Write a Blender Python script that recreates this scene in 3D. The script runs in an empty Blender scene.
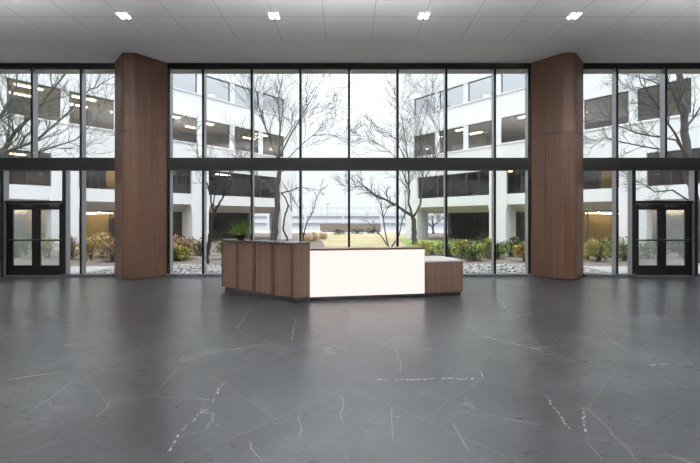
import bpy, bmesh, math, random
from mathutils import Vector, Matrix
C = bpy.context.scene.collection
F, H, CX, HY = 370.0, 1.65, 349.0, 220.0      # focal length in px, eye height, vanishing point

def P(px, py, Y):
    """a point of the place at depth Y"""
    return Vector(((px-CX)*Y/F, Y, H+(HY-py)*Y/F))

# ------------------------------------------------------------------ objects
def tag(o, label=None, cat=None, group=None, kind=None):
    if label: o['label'] = label
    if cat: o['category'] = cat
    if group: o['group'] = group
    if kind: o['kind'] = kind
    return o
def empty(name, loc=(0, 0, 0), rz=0.0):
    o = bpy.data.objects.new(name, None); C.objects.link(o)
    o.location = loc; o.rotation_euler = (0, 0, rz); o.empty_display_size = .2
    return o
def obj(name, bm, m, parent=None, smooth=False, loc=None):
    me = bpy.data.meshes.new(name)
    bmesh.ops.recalc_face_normals(bm, faces=bm.faces[:])
    bm.to_mesh(me); bm.free()
    if smooth:
        for p in me.polygons: p.use_smooth = True
    for mm in (m if isinstance(m, list) else [m]): me.materials.append(mm)
    o = bpy.data.objects.new(name, me); C.objects.link(o)
    if parent: o.parent = parent
    if loc is not None: o.location = loc
    return o
def box(bm, x0, x1, y0, y1, z0, z1):
    v = [bm.verts.new((x, y, z)) for z in (z0, z1) for y in (y0, y1) for x in (x0, x1)]
    for f in ((0,1,3,2),(4,6,7,5),(0,4,5,1),(2,3,7,6),(0,2,6,4),(1,5,7,3)): bm.faces.new([v[i] for i in f])
def prism(bm, pts, z0, z1):
    a = [bm.verts.new((p[0], p[1], z0)) for p in pts]; b = [bm.verts.new((p[0], p[1], z1)) for p in pts]
    n = len(pts)
    bm.faces.new(a[::-1]); bm.faces.new(b)
    for i in range(n): bm.faces.new((a[i], a[(i+1) % n], b[(i+1) % n], b[i]))
def bx(name, m, parent, *a, bev=0.0):
    bm = bmesh.new(); box(bm, *a)
    if bev: bmesh.ops.bevel(bm, geom=bm.edges[:], offset=bev, segments=2, affect='EDGES')
    return obj(name, bm, m, parent)
def tube(bm, pts, rads, n=6, cap=True):
    rings = []
    up = Vector((0.31, 0.17, 0.93)).normalized()
    for i, p in enumerate(pts):
        d = (pts[min(i+1, len(pts)-1)] - pts[max(i-1, 0)])
        if d.length < 1e-6: d = Vector((0, 0, 1))
        d.normalize()
        a = d.cross(up)
        if a.length < 1e-3: a = d.cross(Vector((1, 0, 0)))
        a.normalize(); b = d.cross(a)
        rings.append([bm.verts.new(p + (a*math.cos(t*2*math.pi/n) + b*math.sin(t*2*math.pi/n))*rads[i]) for t in range(n)])
    for r, s in zip(rings, rings[1:]):
        for t in range(n): bm.faces.new((r[t], r[(t+1) % n], s[(t+1) % n], s[t]))
    if cap and n > 2:
        bm.faces.new(rings[0][::-1]); bm.faces.new(rings[-1])
def lathe(bm, prof, n=32, c=(0, 0)):
    rings = [[bm.verts.new((c[0]+r*math.cos(2*math.pi*i/n), c[1]+r*math.sin(2*math.pi*i/n), z)) for i in range(n)] for r, z in prof]
    for a, b in zip(rings, rings[1:]):
        for i in range(n): bm.faces.new((a[i], a[(i+1) % n], b[(i+1) % n], b[i]))
    bm.faces.new(rings[0][::-1]); bm.faces.new(rings[-1])

# ------------------------------------------------------------------ materials
class N:
    def __init__(s, name):
        s.m = bpy.data.materials.new(name); s.m.use_nodes = True
        s.t = s.m.node_tree; s.t.nodes.clear()
        s.out = s.n('ShaderNodeOutputMaterial')
    def n(s, t, **k):
        nd = s.t.nodes.new(t)
        for a, b in k.items(): setattr(nd, a, b)
        return nd
    def put(s, sock, v):
        if hasattr(v, 'is_linked') or isinstance(v, bpy.types.NodeSocket): s.t.links.new(v, sock)
        elif v is not None: sock.default_value = v
    def math(s, op, a, b=None, c=None, clamp=False):
        nd = s.n('ShaderNodeMath', operation=op); nd.use_clamp = clamp
        for i, v in enumerate((a, b, c)):
            if v is not None: s.put(nd.inputs[i], v)
        return nd.outputs[0]
    def vm(s, op, a, b=None, out=0):
        nd = s.n('ShaderNodeVectorMath', operation=op)
        s.put(nd.inputs[0], a)
        if b is not None: s.put(nd.inputs[1], b)
        return nd.outputs['Value'] if op in ('DOT_PRODUCT', 'LENGTH') else nd.outputs[0]
    def obj(s): return s.n('ShaderNodeTexCoord').outputs['Object']
    def map(s, v, scale=(1, 1, 1), rot=(0, 0, 0), loc=(0, 0, 0)):
        nd = s.n('ShaderNodeMapping'); s.put(nd.inputs[0], v)
        nd.inputs['Scale'].default_value = scale; nd.inputs['Rotation'].default_value = rot; nd.inputs['Location'].default_value = loc
        return nd.outputs[0]
    def noise(s, v, scale, detail=4, rough=.5, dist=0):
        nd = s.n('ShaderNodeTexNoise'); s.put(nd.inputs['Vector'], v)
        nd.inputs['Scale'].default_value = scale; nd.inputs['Detail'].default_value = detail
        nd.inputs['Roughness'].default_value = rough; nd.inputs['Distortion'].default_value = dist
        return nd.outputs[0]
    def ramp(s, v, stops):
        nd = s.n('ShaderNodeValToRGB'); s.put(nd.inputs[0], v)
        e = nd.color_ramp.elements
        while len(e) < len(stops): e.new(.5)
        for el, (p, c) in zip(e, stops): el.position = p; el.color = (*c, 1) if len(c) == 3 else c
        return nd.outputs[0]
    def mix(s, f, a, b, t='MIX'):
        nd = s.n('ShaderNodeMix', data_type='RGBA', blend_type=t)
        s.put(nd.inputs[0], f)
        for i, v in ((6, a), (7, b)):
            s.put(nd.inputs[i], (*v, 1) if isinstance(v, tuple) and len(v) == 3 else v)
        return nd.outputs[2]
    def bsdf(s, col, rough=.5, metal=0, spec=.5, bump=None, bstr=.2, bdist=.01):
        b = s.n('ShaderNodeBsdfPrincipled')
        s.put(b.inputs['Base Color'], (*col, 1) if isinstance(col, tuple) else col)
        s.put(b.inputs['Roughness'], rough); s.put(b.inputs['Metallic'], metal)
        s.put(b.inputs['Specular IOR Level'], spec)
        if bump is not None:
            u = s.n('ShaderNodeBump'); u.inputs['Strength'].default_value = bstr; u.inputs['Distance'].default_value = bdist
            s.put(u.inputs['Height'], bump); s.put(b.inputs['Normal'], u.outputs[0])
        s.t.links.new(b.outputs[0], s.out.inputs[0])
        s.b = b
        return s.m

def plain(name, col, rough=.5, metal=0, spec=.5, var=.06, scale=6.0):
    k = N(name)
    nz = k.noise(k.obj(), scale, 5)
    c = k.mix(nz, tuple(x*(1-var) for x in col), tuple(min(1, x*(1+var)) for x in col))
    return k.bsdf(c, rough, metal, spec)
def glass(name, tint=(.95, .97, .97), base=.0, ior=1.5, rough=.0, milk=0.0):
    k = N(name)
    tr = k.n('ShaderNodeBsdfTransparent'); tr.inputs[0].default_value = (*tint, 1)
    gl = k.n('ShaderNodeBsdfGlossy'); gl.inputs['Roughness'].default_value = rough; gl.inputs[0].default_value = (.95, .97, 1, 1)
    fr = k.n('ShaderNodeFresnel'); k.put(fr.inputs[0], k.math('ADD', ior, k.math('MULTIPLY', k.n('ShaderNodeNewGeometry').outputs['Backfacing'], 1/ior-ior)))
    fac = k.math('ADD', fr.outputs[0], base, clamp=True)
    mx = k.n('ShaderNodeMixShader'); k.put(mx.inputs[0], fac)
    a = tr.outputs[0]
    if milk:
        tl = k.n('ShaderNodeBsdfTranslucent'); tl.inputs[0].default_value = (.8, .85, .85, 1)
        m2 = k.n('ShaderNodeMixShader'); m2.inputs[0].default_value = milk
        k.t.links.new(a, m2.inputs[1]); k.t.links.new(tl.outputs[0], m2.inputs[2]); a = m2.outputs[0]
    k.t.links.new(a, mx.inputs[1]); k.t.links.new(gl.outputs[0], mx.inputs[2])
    k.t.links.new(mx.outputs[0], k.out.inputs[0])
    return k.m
def emit(name, col, s):
    k = N(name); e = k.n('ShaderNodeEmission'); e.inputs[0].default_value = (*col, 1); e.inputs[1].default_value = s
    k.t.links.new(e.outputs[0], k.out.inputs[0]); return k.m
def wood(name, dark, light, sx=22, sz=.35):
    k = N(name); o = k.obj()
    n1 = k.noise(k.map(o, (sx, sx, sz)), 1.0, 6, .6, .2)
    n2 = k.noise(k.map(o, (sx*4.5, sx*4.5, sz*2)), 1.0, 3, .6)
    n3 = k.noise(k.map(o, (2.2, 2.2, .12)), 1.0, 2)
    v = k.math('ADD', k.math('MULTIPLY', n1, .55), k.math('ADD', k.math('MULTIPLY', n2, .25), k.math('MULTIPLY', n3, .2)))
    c = k.ramp(v, [(.32, dark), (.5, tuple((a+b)/2 for a, b in zip(dark, light))), (.68, light)])
    return k.bsdf(c, .45, 0, .28, bump=n2, bstr=.06)

def floor_mat():
    k = N('dark_stone_slabs'); o = k.obj()
    sp = k.n('ShaderNodeSeparateXYZ'); k.put(sp.inputs[0], o); x, y = sp.outputs[0], sp.outputs[1]
    ax = k.math('ABSOLUTE', x)
    q = k.math('MULTIPLY', k.math('ADD', y, ax), .70711); r = k.math('MULTIPLY', k.math('SUBTRACT', y, ax), .70711)
    W, L = 1.17, 2.4
    qs = k.math('SUBTRACT', q, 2.6+W*-20)
    row = k.math('FLOOR', k.math('DIVIDE', qs, W))
    rs = k.math('ADD', k.math('SUBTRACT', r, 1.74-L*20), k.math('MULTIPLY', k.math('SUBTRACT', row, 20), .93))
    colm = k.math('FLOOR', k.math('DIVIDE', rs, L))
    dq = k.math('PINGPONG', qs, W/2); dr = k.math('PINGPONG', rs, L/2)
    dj = k.math('MINIMUM', dq, dr)
    joint = k.math('SUBTRACT', 1, k.math('SMOOTH_MIN', k.math('DIVIDE', dj, .008), 1.0, .3), clamp=True)
    cb = k.n('ShaderNodeCombineXYZ'); k.put(cb.inputs[0], row); k.put(cb.inputs[1], colm); k.put(cb.inputs[2], k.math('SIGN', x))
    wn = k.n('ShaderNodeTexWhiteNoise', noise_dimensions='3D'); k.put(wn.inputs[0], cb.outputs[0])
    off = k.vm('ADD', o, k.vm('MULTIPLY', wn.outputs['Color'], (9.0, 9.0, 9.0)))
    cloud = k.noise(off, 1.3, 6, .6, .6)
    ro = k.map(off, (1.5, 6, 1), (0, 0, .6))
    brush = k.noise(ro, 4.5, 8, .72, .3)
    tone = k.math('ADD', k.math('MULTIPLY', cloud, .6), k.math('ADD', k.math('MULTIPLY', brush, .45), k.math('MULTIPLY', wn.outputs['Value'], .16)))
    base = k.ramp(tone, [(.36, (.018, .0195, .021)), (.62, (.040, .0435, .0475)), (.82, (.098, .105, .113))])
    # faint network of hairline veins
    warp = k.vm('ADD', off, k.vm('MULTIPLY', k.n('ShaderNodeTexNoise').outputs[1], (.0, .0, .0)))
    nz = k.n('ShaderNodeTexNoise'); k.put(nz.inputs[0], off); nz.inputs['Scale'].default_value = 2.2; nz.inputs['Detail'].default_value = 4
    wv = k.vm('ADD', k.map(off, (.5, 1.0, 1), (0, 0, -.5)), k.vm('MULTIPLY', nz.outputs[1], (.5, .5, .5)))
    vo = k.n('ShaderNodeTexVoronoi', feature='DISTANCE_TO_EDGE'); k.put(vo.inputs['Vector'], wv); vo.inputs['Scale'].default_value = .8
    hair = k.math('SUBTRACT', 1, k.math('DIVIDE', vo.outputs[0], .010), clamp=True)
    patch = k.math('MULTIPLY', k.math('SUBTRACT', k.noise(off, .9, 3), .50), 6, clamp=True)
    hair = k.math('MULTIPLY', k.math('MULTIPLY', hair, patch), .32)
    # long stronger veins
    wob = k.n('ShaderNodeTexNoise'); k.put(wob.inputs[0], o); wob.inputs['Scale'].default_value = 5; wob.inputs['Detail'].default_value = 5
    pw = k.vm('ADD', o, k.vm('MULTIPLY', k.vm('SUBTRACT', wob.outputs[1], (.5, .5, .5)), (.10, .10, 0)))
    dash = k.math('MULTIPLY', k.math('SUBTRACT', k.noise(o, 26, 2), .47), 9, clamp=True)
    soft = k.math('ADD', .25, k.math('MULTIPLY', k.noise(o, 5, 3), .9), clamp=True)
    V = [((224,381),(211,405),1),((211,405),(190,422),1),((190,422),(160,461),1),((154,393),(178,367),0),((0,381),(67,371),2),((60,344),(150,345),0),
         ((228,350),(268,343),2),((252,304),(236,331),1),((296,318),(291,343),1),((300,412),(300,440),0),((342,393),(343,425),0),((366,380),(485,378),1),
         ((474,334),(541,350),2),((508,303),(518,319),0),((572,319),(603,325),0),((545,394),(570,431),1),((583,407),(588,440),1),((588,440),(604,463),0),
         ((645,366),(700,362),1),((425,352),(431,347),0),((522,330),(544,349),0),((652,322),(700,330),0),((391,405),(391,440),0),((240,331),(295,352),0),((60,344),(72,346),1),
         ((585,405),(640,463),0),((480,370),(484,379),2),((600,330),(628,352),0),((10,300),(70,322),0),((247,330),(228,338),0),((140,395),(215,400),0),((30,412),(75,380),0),((96,420),(112,398),0),((415,300),(470,312),0),((640,300),(690,312),0),((530,350),(580,362),0),((610,385),(660,402),0),((452,420),(470,455),0),((250,440),(262,463),0),((20,455),(60,440),0),((330,345),(352,352),0),((395,345),(402,372),0),((500,300),(512,316),1),((120,300),(190,306),0)]
    tot = None
    for (a, b, kind) in V:
        A = Vector(((a[0]-CX)*1.65/(a[1]-HY), F*1.65/(a[1]-HY), 0)); B = Vector(((b[0]-CX)*1.65/(b[1]-HY), F*1.65/(b[1]-HY), 0))
        d = B-A; ln = d.length; t = d/ln; nrm = Vector((-t.y, t.x, 0))
        rel = k.vm('SUBTRACT', pw, tuple(A))
        s_ = k.vm('DOT_PRODUCT', rel, tuple(t)); dd = k.math('ABSOLUTE', k.vm('DOT_PRODUCT', rel, tuple(nrm)))
        w = (.006, .013, .009)[kind]
        ln_m = k.math('SUBTRACT', 1, k.math('DIVIDE', dd, w), clamp=True)
        ends = k.math('SUBTRACT', ln/2, k.math('ABSOLUTE', k.math('SUBTRACT', s_, ln/2)))
        ends = k.math('MULTIPLY', ends, 12, clamp=True)
        mm = k.math('MULTIPLY', ln_m, ends)
        if kind == 1: mm = k.math('MULTIPLY', k.math('MULTIPLY', mm, dash), 1.0, clamp=True)
        else: mm = k.math('MULTIPLY', k.math('MULTIPLY', mm, soft), (.5, 0, 1.1)[kind])
        tot = mm if tot is None else k.math('MAXIMUM', tot, mm)
    vein = k.math('MAXIMUM', tot, hair)
    c = k.mix(k.math('MULTIPLY', joint, .32), base, (.22, .22, .22))
    c = k.mix(vein, c, (.62, .61, .59))
    rough = k.math('ADD', .245, k.math('MULTIPLY', brush, .08))
    return k.bsdf(c, rough, 0, 1.0)

def ceiling_mat():
    k = N('painted_ceiling_panels'); o = k.obj()
    sp = k.n('ShaderNodeSeparateXYZ'); k.put(sp.inputs[0], o); x, y = sp.outputs[0], sp.outputs[1]
    S = 1.137
    dx = k.math('PINGPONG', k.math('ADD', x, S*20.5), S/2)
    dy = k.math('PINGPONG', k.math('ADD', k.math('SUBTRACT', y, 9.49), 1.15*20), 1.15/2)
    near = k.math('LESS_THAN', y, 9.50)
    lx = k.math('MULTIPLY', k.math('LESS_THAN', dx, .007), near); ly = k.math('MULTIPLY', k.math('LESS_THAN', dy, .008), near)
    g = k.math('MAXIMUM', lx, ly)
    c = k.mix(k.noise(o, 40, 3), (.70, .70, .71), (.74, .74, .75))
    c = k.mix(k.math('MULTIPLY', g, .55), c, (.2, .2, .2))
    return k.bsdf(c, .8, 0, .2, bump=k.math('SUBTRACT', 1, g), bstr=.3)

M = {}
M['floor'] = floor_mat(); M['ceiling'] = ceiling_mat()
M['wall'] = plain('white_plaster', (.74, .73, .72), .8)
M['wall_grey'] = plain('grey_plaster', (.46, .45, .44), .8)
M['wood'] = wood('walnut_veneer', (.045, .022, .0125), (.128, .068, .039))
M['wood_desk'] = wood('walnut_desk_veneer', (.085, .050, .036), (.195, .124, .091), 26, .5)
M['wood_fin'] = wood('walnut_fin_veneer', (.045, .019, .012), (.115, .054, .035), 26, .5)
M['frame'] = plain('dark_bronze_frame', (.0075, .0068, .0065), .45, .0, .2)
M['mull'] = plain('anodised_mullion', (.34, .34, .365), .36, .6, .5)
M['door'] = plain('black_door_metal', (.0045, .0045, .005), .45, 0, .2)
M['glass'] = glass('clear_glass')
M['door_glass'] = glass('vestibule_glass', (.9, .93, .93), .02, 1.5, .0, .07)
M['shade'] = plain('roller_shade_cloth', (.55, .51, .46), .9)
M['sill'] = plain('grey_sill_metal', (.12, .125, .135), .35, .3)
M['concrete'] = plain('white_precast_concrete', (.67, .67, .675), .85, 0, .2, .05, 1.5)
M['soffit'] = plain('beige_soffit', (.62, .59, .55), .85, 0, .2)
M['wing_glass'] = glass('office_window_glass', (.76, .76, .76), .0, 1.45)
M['coated_glass'] = glass('coated_upper_window_glass', (.45, .48, .52), .48, 1.5)
M['wframe'] = plain('dark_window_frame', (.05, .05, .055), .45)
M['inner'] = plain('office_inner_wall', (.21, .165, .125), .8, 0, .3, .45, .9)
M['inner_floor'] = plain('office_carpet', (.10, .10, .10), .9)
M['part_warm'] = plain('ochre_partition', (.55, .40, .18), .8)
M['curtain'] = plain('beige_curtain', (.72, .62, .48), .9)
M['part_dark'] = plain('dark_partition', (.05, .045, .04), .8)
M['part_grey'] = plain('grey_partition', (.35, .34, .33), .8)
M['lamp'] = emit('warm_office_lamp', (1, .78, .48), 13)
M['led'] = emit('downlight_led', (1, .96, .90), 22)
M['white_metal'] = plain('white_trim_metal', (.8, .8, .8), .4)
M['panel'] = emit('lit_acrylic_panel', (1.0, .865, .82), .70)
M['top_dark'] = plain('bronze_counter_top', (.10, .085, .078), .22, .4)
M['cap'] = plain('walnut_cap', (.15, .085, .062), .35)
M['plinth'] = plain('dark_plinth', (.03, .028, .028), .5)
M['white_top'] = plain('white_stone_top', (.78, .77, .76), .25)
M['pot'] = plain('black_glazed_bowl', (.02, .018, .016), .25)
M['soil'] = plain('potting_soil', (.03, .02, .015), .9)
M['bark'] = plain('grey_bark', (.075, .068, .063), .9, 0, .2, .5, 14)
M['bark_dark'] = plain('dark_wet_bark', (.045, .040, .038), .9, 0, .2, .4, 14)
M['bark_green'] = plain('mossy_bark', (.11, .115, .085), .9, 0, .2, .5, 10)
def leafm(name, a, b, sc=7):
    k = N(name); nz = k.noise(k.obj(), sc, 2)
    c = k.ramp(nz, [(.3, a), (.7, b)])
    b_ = k.bsdf(c, .6, 0, .3)
    return b_
M['leaf_fern'] = leafm('fern_leaf', (.045, .11, .014), (.24, .36, .05), 14)
M['leaf_green'] = leafm('hedge_leaf', (.025, .065, .010), (.17, .22, .035), 5)
M['leaf_yellow'] = leafm('yellowing_leaf', (.16, .18, .03), (.42, .36, .08), 5)
M['leaf_red'] = leafm('russet_leaf', (.17, .10, .05), (.36, .19, .10), 5)
M['leaf_gold'] = leafm('golden_leaf', (.30, .22, .06), (.46, .34, .10), 5)
M['leaf_straw'] = leafm('straw_blade', (.45, .34, .22), (.72, .58, .42), 4)
M['leaf_dark'] = leafm('evergreen_leaf', (.03, .045, .03), (.09, .11, .07), 5)
k = N('mulch'); nz = k.noise(k.obj(), 9, 8, .7)
M['mulch'] = k.bsdf(k.ramp(nz, [(.3, (.06, .045, .035)), (.7, (.19, .155, .125))]), .95, bump=nz, bstr=.6, bdist=.05)
k = N('pebble_stone'); g = k.n('ShaderNodeNewGeometry')
M['pebble'] = k.bsdf(k.ramp(g.outputs['Random Per Island'], [(0, (.10, .095, .09)), (.5, (.24, .23, .22)), (1, (.58, .58, .57))]), .7)
k = N('gravel_bed'); vo = k.n('ShaderNodeTexVoronoi'); k.put(vo.inputs['Vector'], k.obj()); vo.inputs['Scale'].default_value = 12
M['gravel'] = k.bsdf(k.ramp(vo.outputs['Color'], [(.1, (.10, .095, .09)), (.6, (.22, .21, .195)), (.95, (.42, .41, .40))]), .85, bump=vo.outputs[0], bstr=.8, bdist=.03)
def grass(name, a, b):
    k = N(name); o = k.obj(); n1 = k.noise(o, .5, 4); n2 = k.noise(o, 14, 5, .7)
    v = k.math('ADD', k.math('MULTIPLY', n1, .6), k.math('MULTIPLY', n2, .4))
    return k.bsdf(k.ramp(v, [(.35, a), (.65, b)]), .95, 0, .1, bump=n2, bstr=.6, bdist=.05)
M['grass_tan'] = grass('dormant_lawn', (.26, .225, .125), (.38, .325, .20))
M['grass_green'] = grass('green_lawn', (.11, .17, .035), (.24, .29, .085))
M['asphalt'] = plain('pale_paving', (.30, .30, .30), .9)
M['brick'] = plain('brown_block_wall', (.22, .17, .14), .9)
M['far_white'] = plain('distant_white_wall', (.53, .53, .545), .9)
M['far_glass'] = plain('distant_window_band', (.36, .38, .42), .5)
M['steel'] = plain('brushed_steel', (.45, .45, .47), .3, .9)

# ------------------------------------------------------------------ room shell
ZC, YF, YG, XW, YB = 6.24, 10.82, 10.96, 12.9, -6.0
def struct(o, label=None):
    o['kind'] = 'structure'
    if label: o['label'] = label
    return o
struct(bx('floor', M['floor'], None, -XW, XW, YB, 11.02, -.12, 0), 'dark grey honed stone floor with white veins')
struct(bx('ceiling', M['ceiling'], None, -XW-.2, XW+.2, YB-.2, 11.1, ZC, ZC+.2), 'pale grey ceiling of large square panels')
struct(bx('wall_left', M['wall'], None, -XW-.2, -XW, YB-.2, 11.1, -.12, ZC), 'plain white side wall left of the lobby')
struct(bx('wall_right', M['wall'], None, XW, XW+.2, YB-.2, 11.1, -.12, ZC), 'plain white side wall right of the lobby')
struct(bx('wall_back', M['wall_grey'], None, -XW, XW, YB-.2, YB, -.12, ZC), 'grey rear wall of the lobby')

MW = .034      # half width of a mullion
Z1, Z2 = 3.11, 3.47
ZT = 6.10
def mullion(parent, x, z0=.06, z1=ZT, hw=MW):
    bm = bmesh.new(); box(bm, x-hw, x+hw, YF, YG+.05, z0, z1)
    bmesh.ops.bevel(bm, geom=[e for e in bm.edges if abs(e.verts[0].co.z-e.verts[1].co.z) > .1], offset=.006, segments=1, affect='EDGES')
    me = obj('mullion', bm, [M['mull'], M['frame']], parent)
    for p in me.data.polygons:
        if p.normal.y < -.5: p.material_index = 1  # backlit fronts dark, daylit sides pale: the light is put into the colour
    return me
def pane(parent, x0, x1, z0, z1, name='glass_pane', m='glass'):
    return bx(name, M[m], parent, x0, x1, YG-.006, YG+.006, z0, z1)
def glazing(name, x0, x1, ms, label, doorspan=None):
    w = empty(name, (0, 0, 0)); struct(w, label)
    bx('head_frame', M['frame'], w, x0, x1, YF, YG+.05, ZT, ZC)
    bm = bmesh.new(); box(bm, x0, x1, YF+.015, YG+.05, Z1, Z2); box(bm, x0, x1, YF-.01, YF+.015, Z1+.14, Z2)
    bx('spandrel', M['frame'], w, x0, x1, YF-.01, YG+.05, Z1, Z2); bm.free()
    segs = [(x0, x1)]
    if doorspan: segs = [(x0, doorspan[0]), (doorspan[1], x1)]
    for a, b in segs: bx('sill', M['sill'], w, a, b, YF-.10, YG+.05, 0, .075)
    for x in ms: mullion(w, x)
    ed = [x0] + ms + [x1]
    for i, (a, b) in enumerate(zip(ed, ed[1:])):
        a2 = a+(MW if i else 0); b2 = b-(MW if i < len(ed)-2 else 0)
        pane(w, a2, b2, Z2, ZT)
        if not doorspan: pane(w, a2, b2, .075, Z1)
        bx('roller_shade', M['shade'], w, a2+.01, b2-.01, YG-.05, YG-.03, 5.965, ZT)
    return w
glazing('window_2', -5.31, 5.31, [-5.27]+[i*1.424 for i in range(-3, 4)]+[5.27], 'two-storey glazing between the wood columns')
for sgn, wn, dn, side in ((-1, 'window_1', 'door_1', 'left'), (1, 'window_3', 'door_2', 'right')):
    S = lambda a, b: (a, b) if sgn > 0 else (-b, -a)
    ups = [7.85, 9.28, 10.71, 12.14]
    x0, x1 = S(6.86, XW)
    ds = S(8.34, 10.16)
    w = glazing(wn, x0, x1, sorted(sgn*u for u in ups), 'two-storey glazing outside the %s wood column' % side, ds)
    # the upper mullions stop at the spandrel above the door
    for o in [c for c in w.children if c.name.startswith('mullion')]:
        xm = sum(v.co.x for v in o.data.vertices)/len(o.data.vertices)
        if abs(abs(xm)-9.28) < .05:
            for v in o.data.vertices:
                if v.co.z < 1: v.co.z = Z2
    mullion(w, sgn*8.34, .0, Z1, .055); mullion(w, sgn*10.16, .0, Z1, .055)
    for a, b in ((6.86, 7.85-MW), (7.85+MW, 8.285), (10.215, 10.71-MW), (10.71+MW, 12.14-MW), (12.14+MW, XW)):
        pane(w, *S(a, b), .075, Z1)
    # door pair
    d = empty(dn, (sgn*9.25, YG, 0)); struct(d, 'black-framed double glass door in the %s glazing' % side)
    lx = lambda a, b: (min(sgn*a, sgn*b)-sgn*9.25, max(sgn*a, sgn*b)-sgn*9.25)
    a0, a1 = 8.395, 10.105
    bx('door_head', M['door'], d, *lx(a0, a1), -.10, .05, 2.125, 2.215)
    bx('transom_glass', M['glass'], d, *lx(a0, a1), -.006, .006, 2.215, Z1)
    bx('jamb', M['door'], d, *lx(a0, a0+.045), -.06, .05, 0, 2.125)
    bx('jamb', M['door'], d, *lx(a1-.045, a1), -.06, .05, 0, 2.125)
    bx('threshold', M['steel'], d, *lx(a0, a1), -.10, .05, 0, .02)
    mid = (a0+a1)/2
    for (b0, b1) in ((a0+.048, mid-.003), (mid+.003, a1-.048)):
        bm = bmesh.new(); st = .118
        for r in ((b0, b0+st, .02, 2.12), (b1-st, b1, .02, 2.12), (b0+st, b1-st, .02, .31), (b0+st, b1-st, 1.955, 2.12)):
            box(bm, *lx(r[0], r[1]), -.03, .02, r[2], r[3])
        lf = obj('door_leaf', bm, M['door'], d)
        bx('door_glass', M['door_glass'], lf, *lx(b0+st, b1-st), -.008, .0, .31, 1.955)
        bx('push_bar', M['door'], lf, *lx(b0+.02, b1-.02), -.085, -.055, 1.035, 1.075)
        bm = bmesh.new()
        for q in (b0+.06, b1-.06): box(bm, *lx(q-.02, q+.02), -.056, -.03, 1.03, 1.08)
        obj('bar_bracket', bm, M['steel'], lf)
        bx('door_closer', M['plinth'], lf, *lx(b0+.08, b0+.36), -.09, -.03, 2.03, 2.10)

# ------------------------------------------------------------------ wood columns
def rounded(pts, rad, n=5):
    out = []
    for i, p in enumerate(pts):
        p = Vector(p); a = Vector(pts[i-1]); b = Vector(pts[(i+1) % len(pts)])
        r = rad[i]
        if r == 0: out.append(p); continue
        p0 = p+(a-p).normalized()*r; p1 = p+(b-p).normalized()*r
        for k_ in range(n+1):
            t = k_/n; out.append((p0*(1-t)**2) + p*(2*t*(1-t)) + p1*t*t)
    return out
def column(sgn, label):
    c = empty('wood_column', (sgn*6.08, 10.6, 0)); tag(c, label, 'column', 'wood-clad columns at the glass wall')
    W = lambda x, y: (sgn*(x-6.08), y-10.6)
    # plan, seen for the right-hand column: inner edge, front, outer edge, back
    fa, fb = Vector((5.33, 10.80)), Vector((5.88, 10.14))
    m = fa.lerp(fb, .45); t = (fb-fa).normalized(); nrm = Vector((t.y, -t.x))
    if nrm.y < 0: nrm = -nrm
    pts = [fa, m-t*.005, m-t*.004+nrm*.012, m+t*.004+nrm*.012, m+t*.005, fb, Vector((6.22, 10.14)), Vector((6.84, 10.80)), Vector((6.84, 11.1)), Vector((5.33, 11.1))]
    rad = [0, 0, 0, 0, 0, .10, .10, .0, 0, 0]
    prof = [W(p.x, p.y) for p in rounded(pts, rad)]
    tiers = ((.04, 2.672), (2.692, 4.072), (4.092, ZC))
    for a, b in tiers:
        bm = bmesh.new(); prism(bm, prof, a, b); obj('cladding_panel', bm, M['wood'], c)
    ins = [Vector(p)*.955 for p in prof]
    bm = bmesh.new(); prism(bm, ins, 0, ZC-.01); obj('core', bm, M['plinth'], c)
    return c
column(-1, 'angled walnut-clad column with rounded front edge, left of the reception desk')
column(1, 'angled walnut-clad column with rounded front edge, right of the reception desk')

# ------------------------------------------------------------------ downlights
def light(name, kind, loc, energy, **k):
    d = bpy.data.lights.new(name, kind); d.energy = energy
    for a, b in k.items(): setattr(d, a, b)
    o = bpy.data.objects.new(name, d); C.objects.link(o); o.location = loc
    return o
dl = empty('downlight', (0, 0, ZC))
bm = bmesh.new()
box(bm, -.14, .14, -.14, -.12, -.01, 0); box(bm, -.14, .14, .12, .14, -.01, 0); box(bm, -.14, -.12, -.12, .12, -.01, 0); box(bm, .12, .14, -.12, .12, -.01, 0)
obj('trim_ring', bm, M['white_metal'], dl)
bm = bmesh.new(); box(bm, -.12, .12, -.12, .12, -.004, 0); obj('backplate', bm, M['sill'], dl)
for sx in (-.062, .062):
    for sy in (-.062, .062):
        bm = bmesh.new(); lathe(bm, [(.036, -.024), (.042, -.018), (.042, -.004)], 16, (sx, sy)); obj('lamp', bm, M['led'], dl)
FILL_W = 720
names = {-5.05: 'outermost left', -1.68: 'inner left', 1.68: 'inner right', 5.05: 'outermost right'}
first = True
for Y in (8.30, 4.93, 1.5, -2.0):  # only the first row is in view; the others are added for brightness
    for X in (-5.05, -1.68, 1.68, 5.05):
        if first: o = dl; first = False
        else:
            o = dl.copy(); C.objects.link(o)
            for ch in list(dl.children):
                c2 = ch.copy(); C.objects.link(c2); c2.parent = o
        o.location = (X, Y, ZC)
        if Y > 8: tag(o, 'lit square four-lamp recessed downlight, %s of the four across the ceiling' % names[X], 'ceiling light', 'square ceiling downlights')
        else: tag(o, 'added unseen square fill downlight %s in the row %s' % (names[X], {4.93: 'above and in front of the viewer', 1.5: 'over the viewer', -2.0: 'behind the viewer'}[Y]), 'ceiling light', 'square ceiling downlights')
        light('downlight_beam', 'SPOT', (X, Y, ZC-.05), 130 if Y > 8 else (110 if Y > 4 else 45), spot_size=math.radians(120), spot_blend=.8, color=(1, .98, .95), shadow_soft_size=.15)

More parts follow.
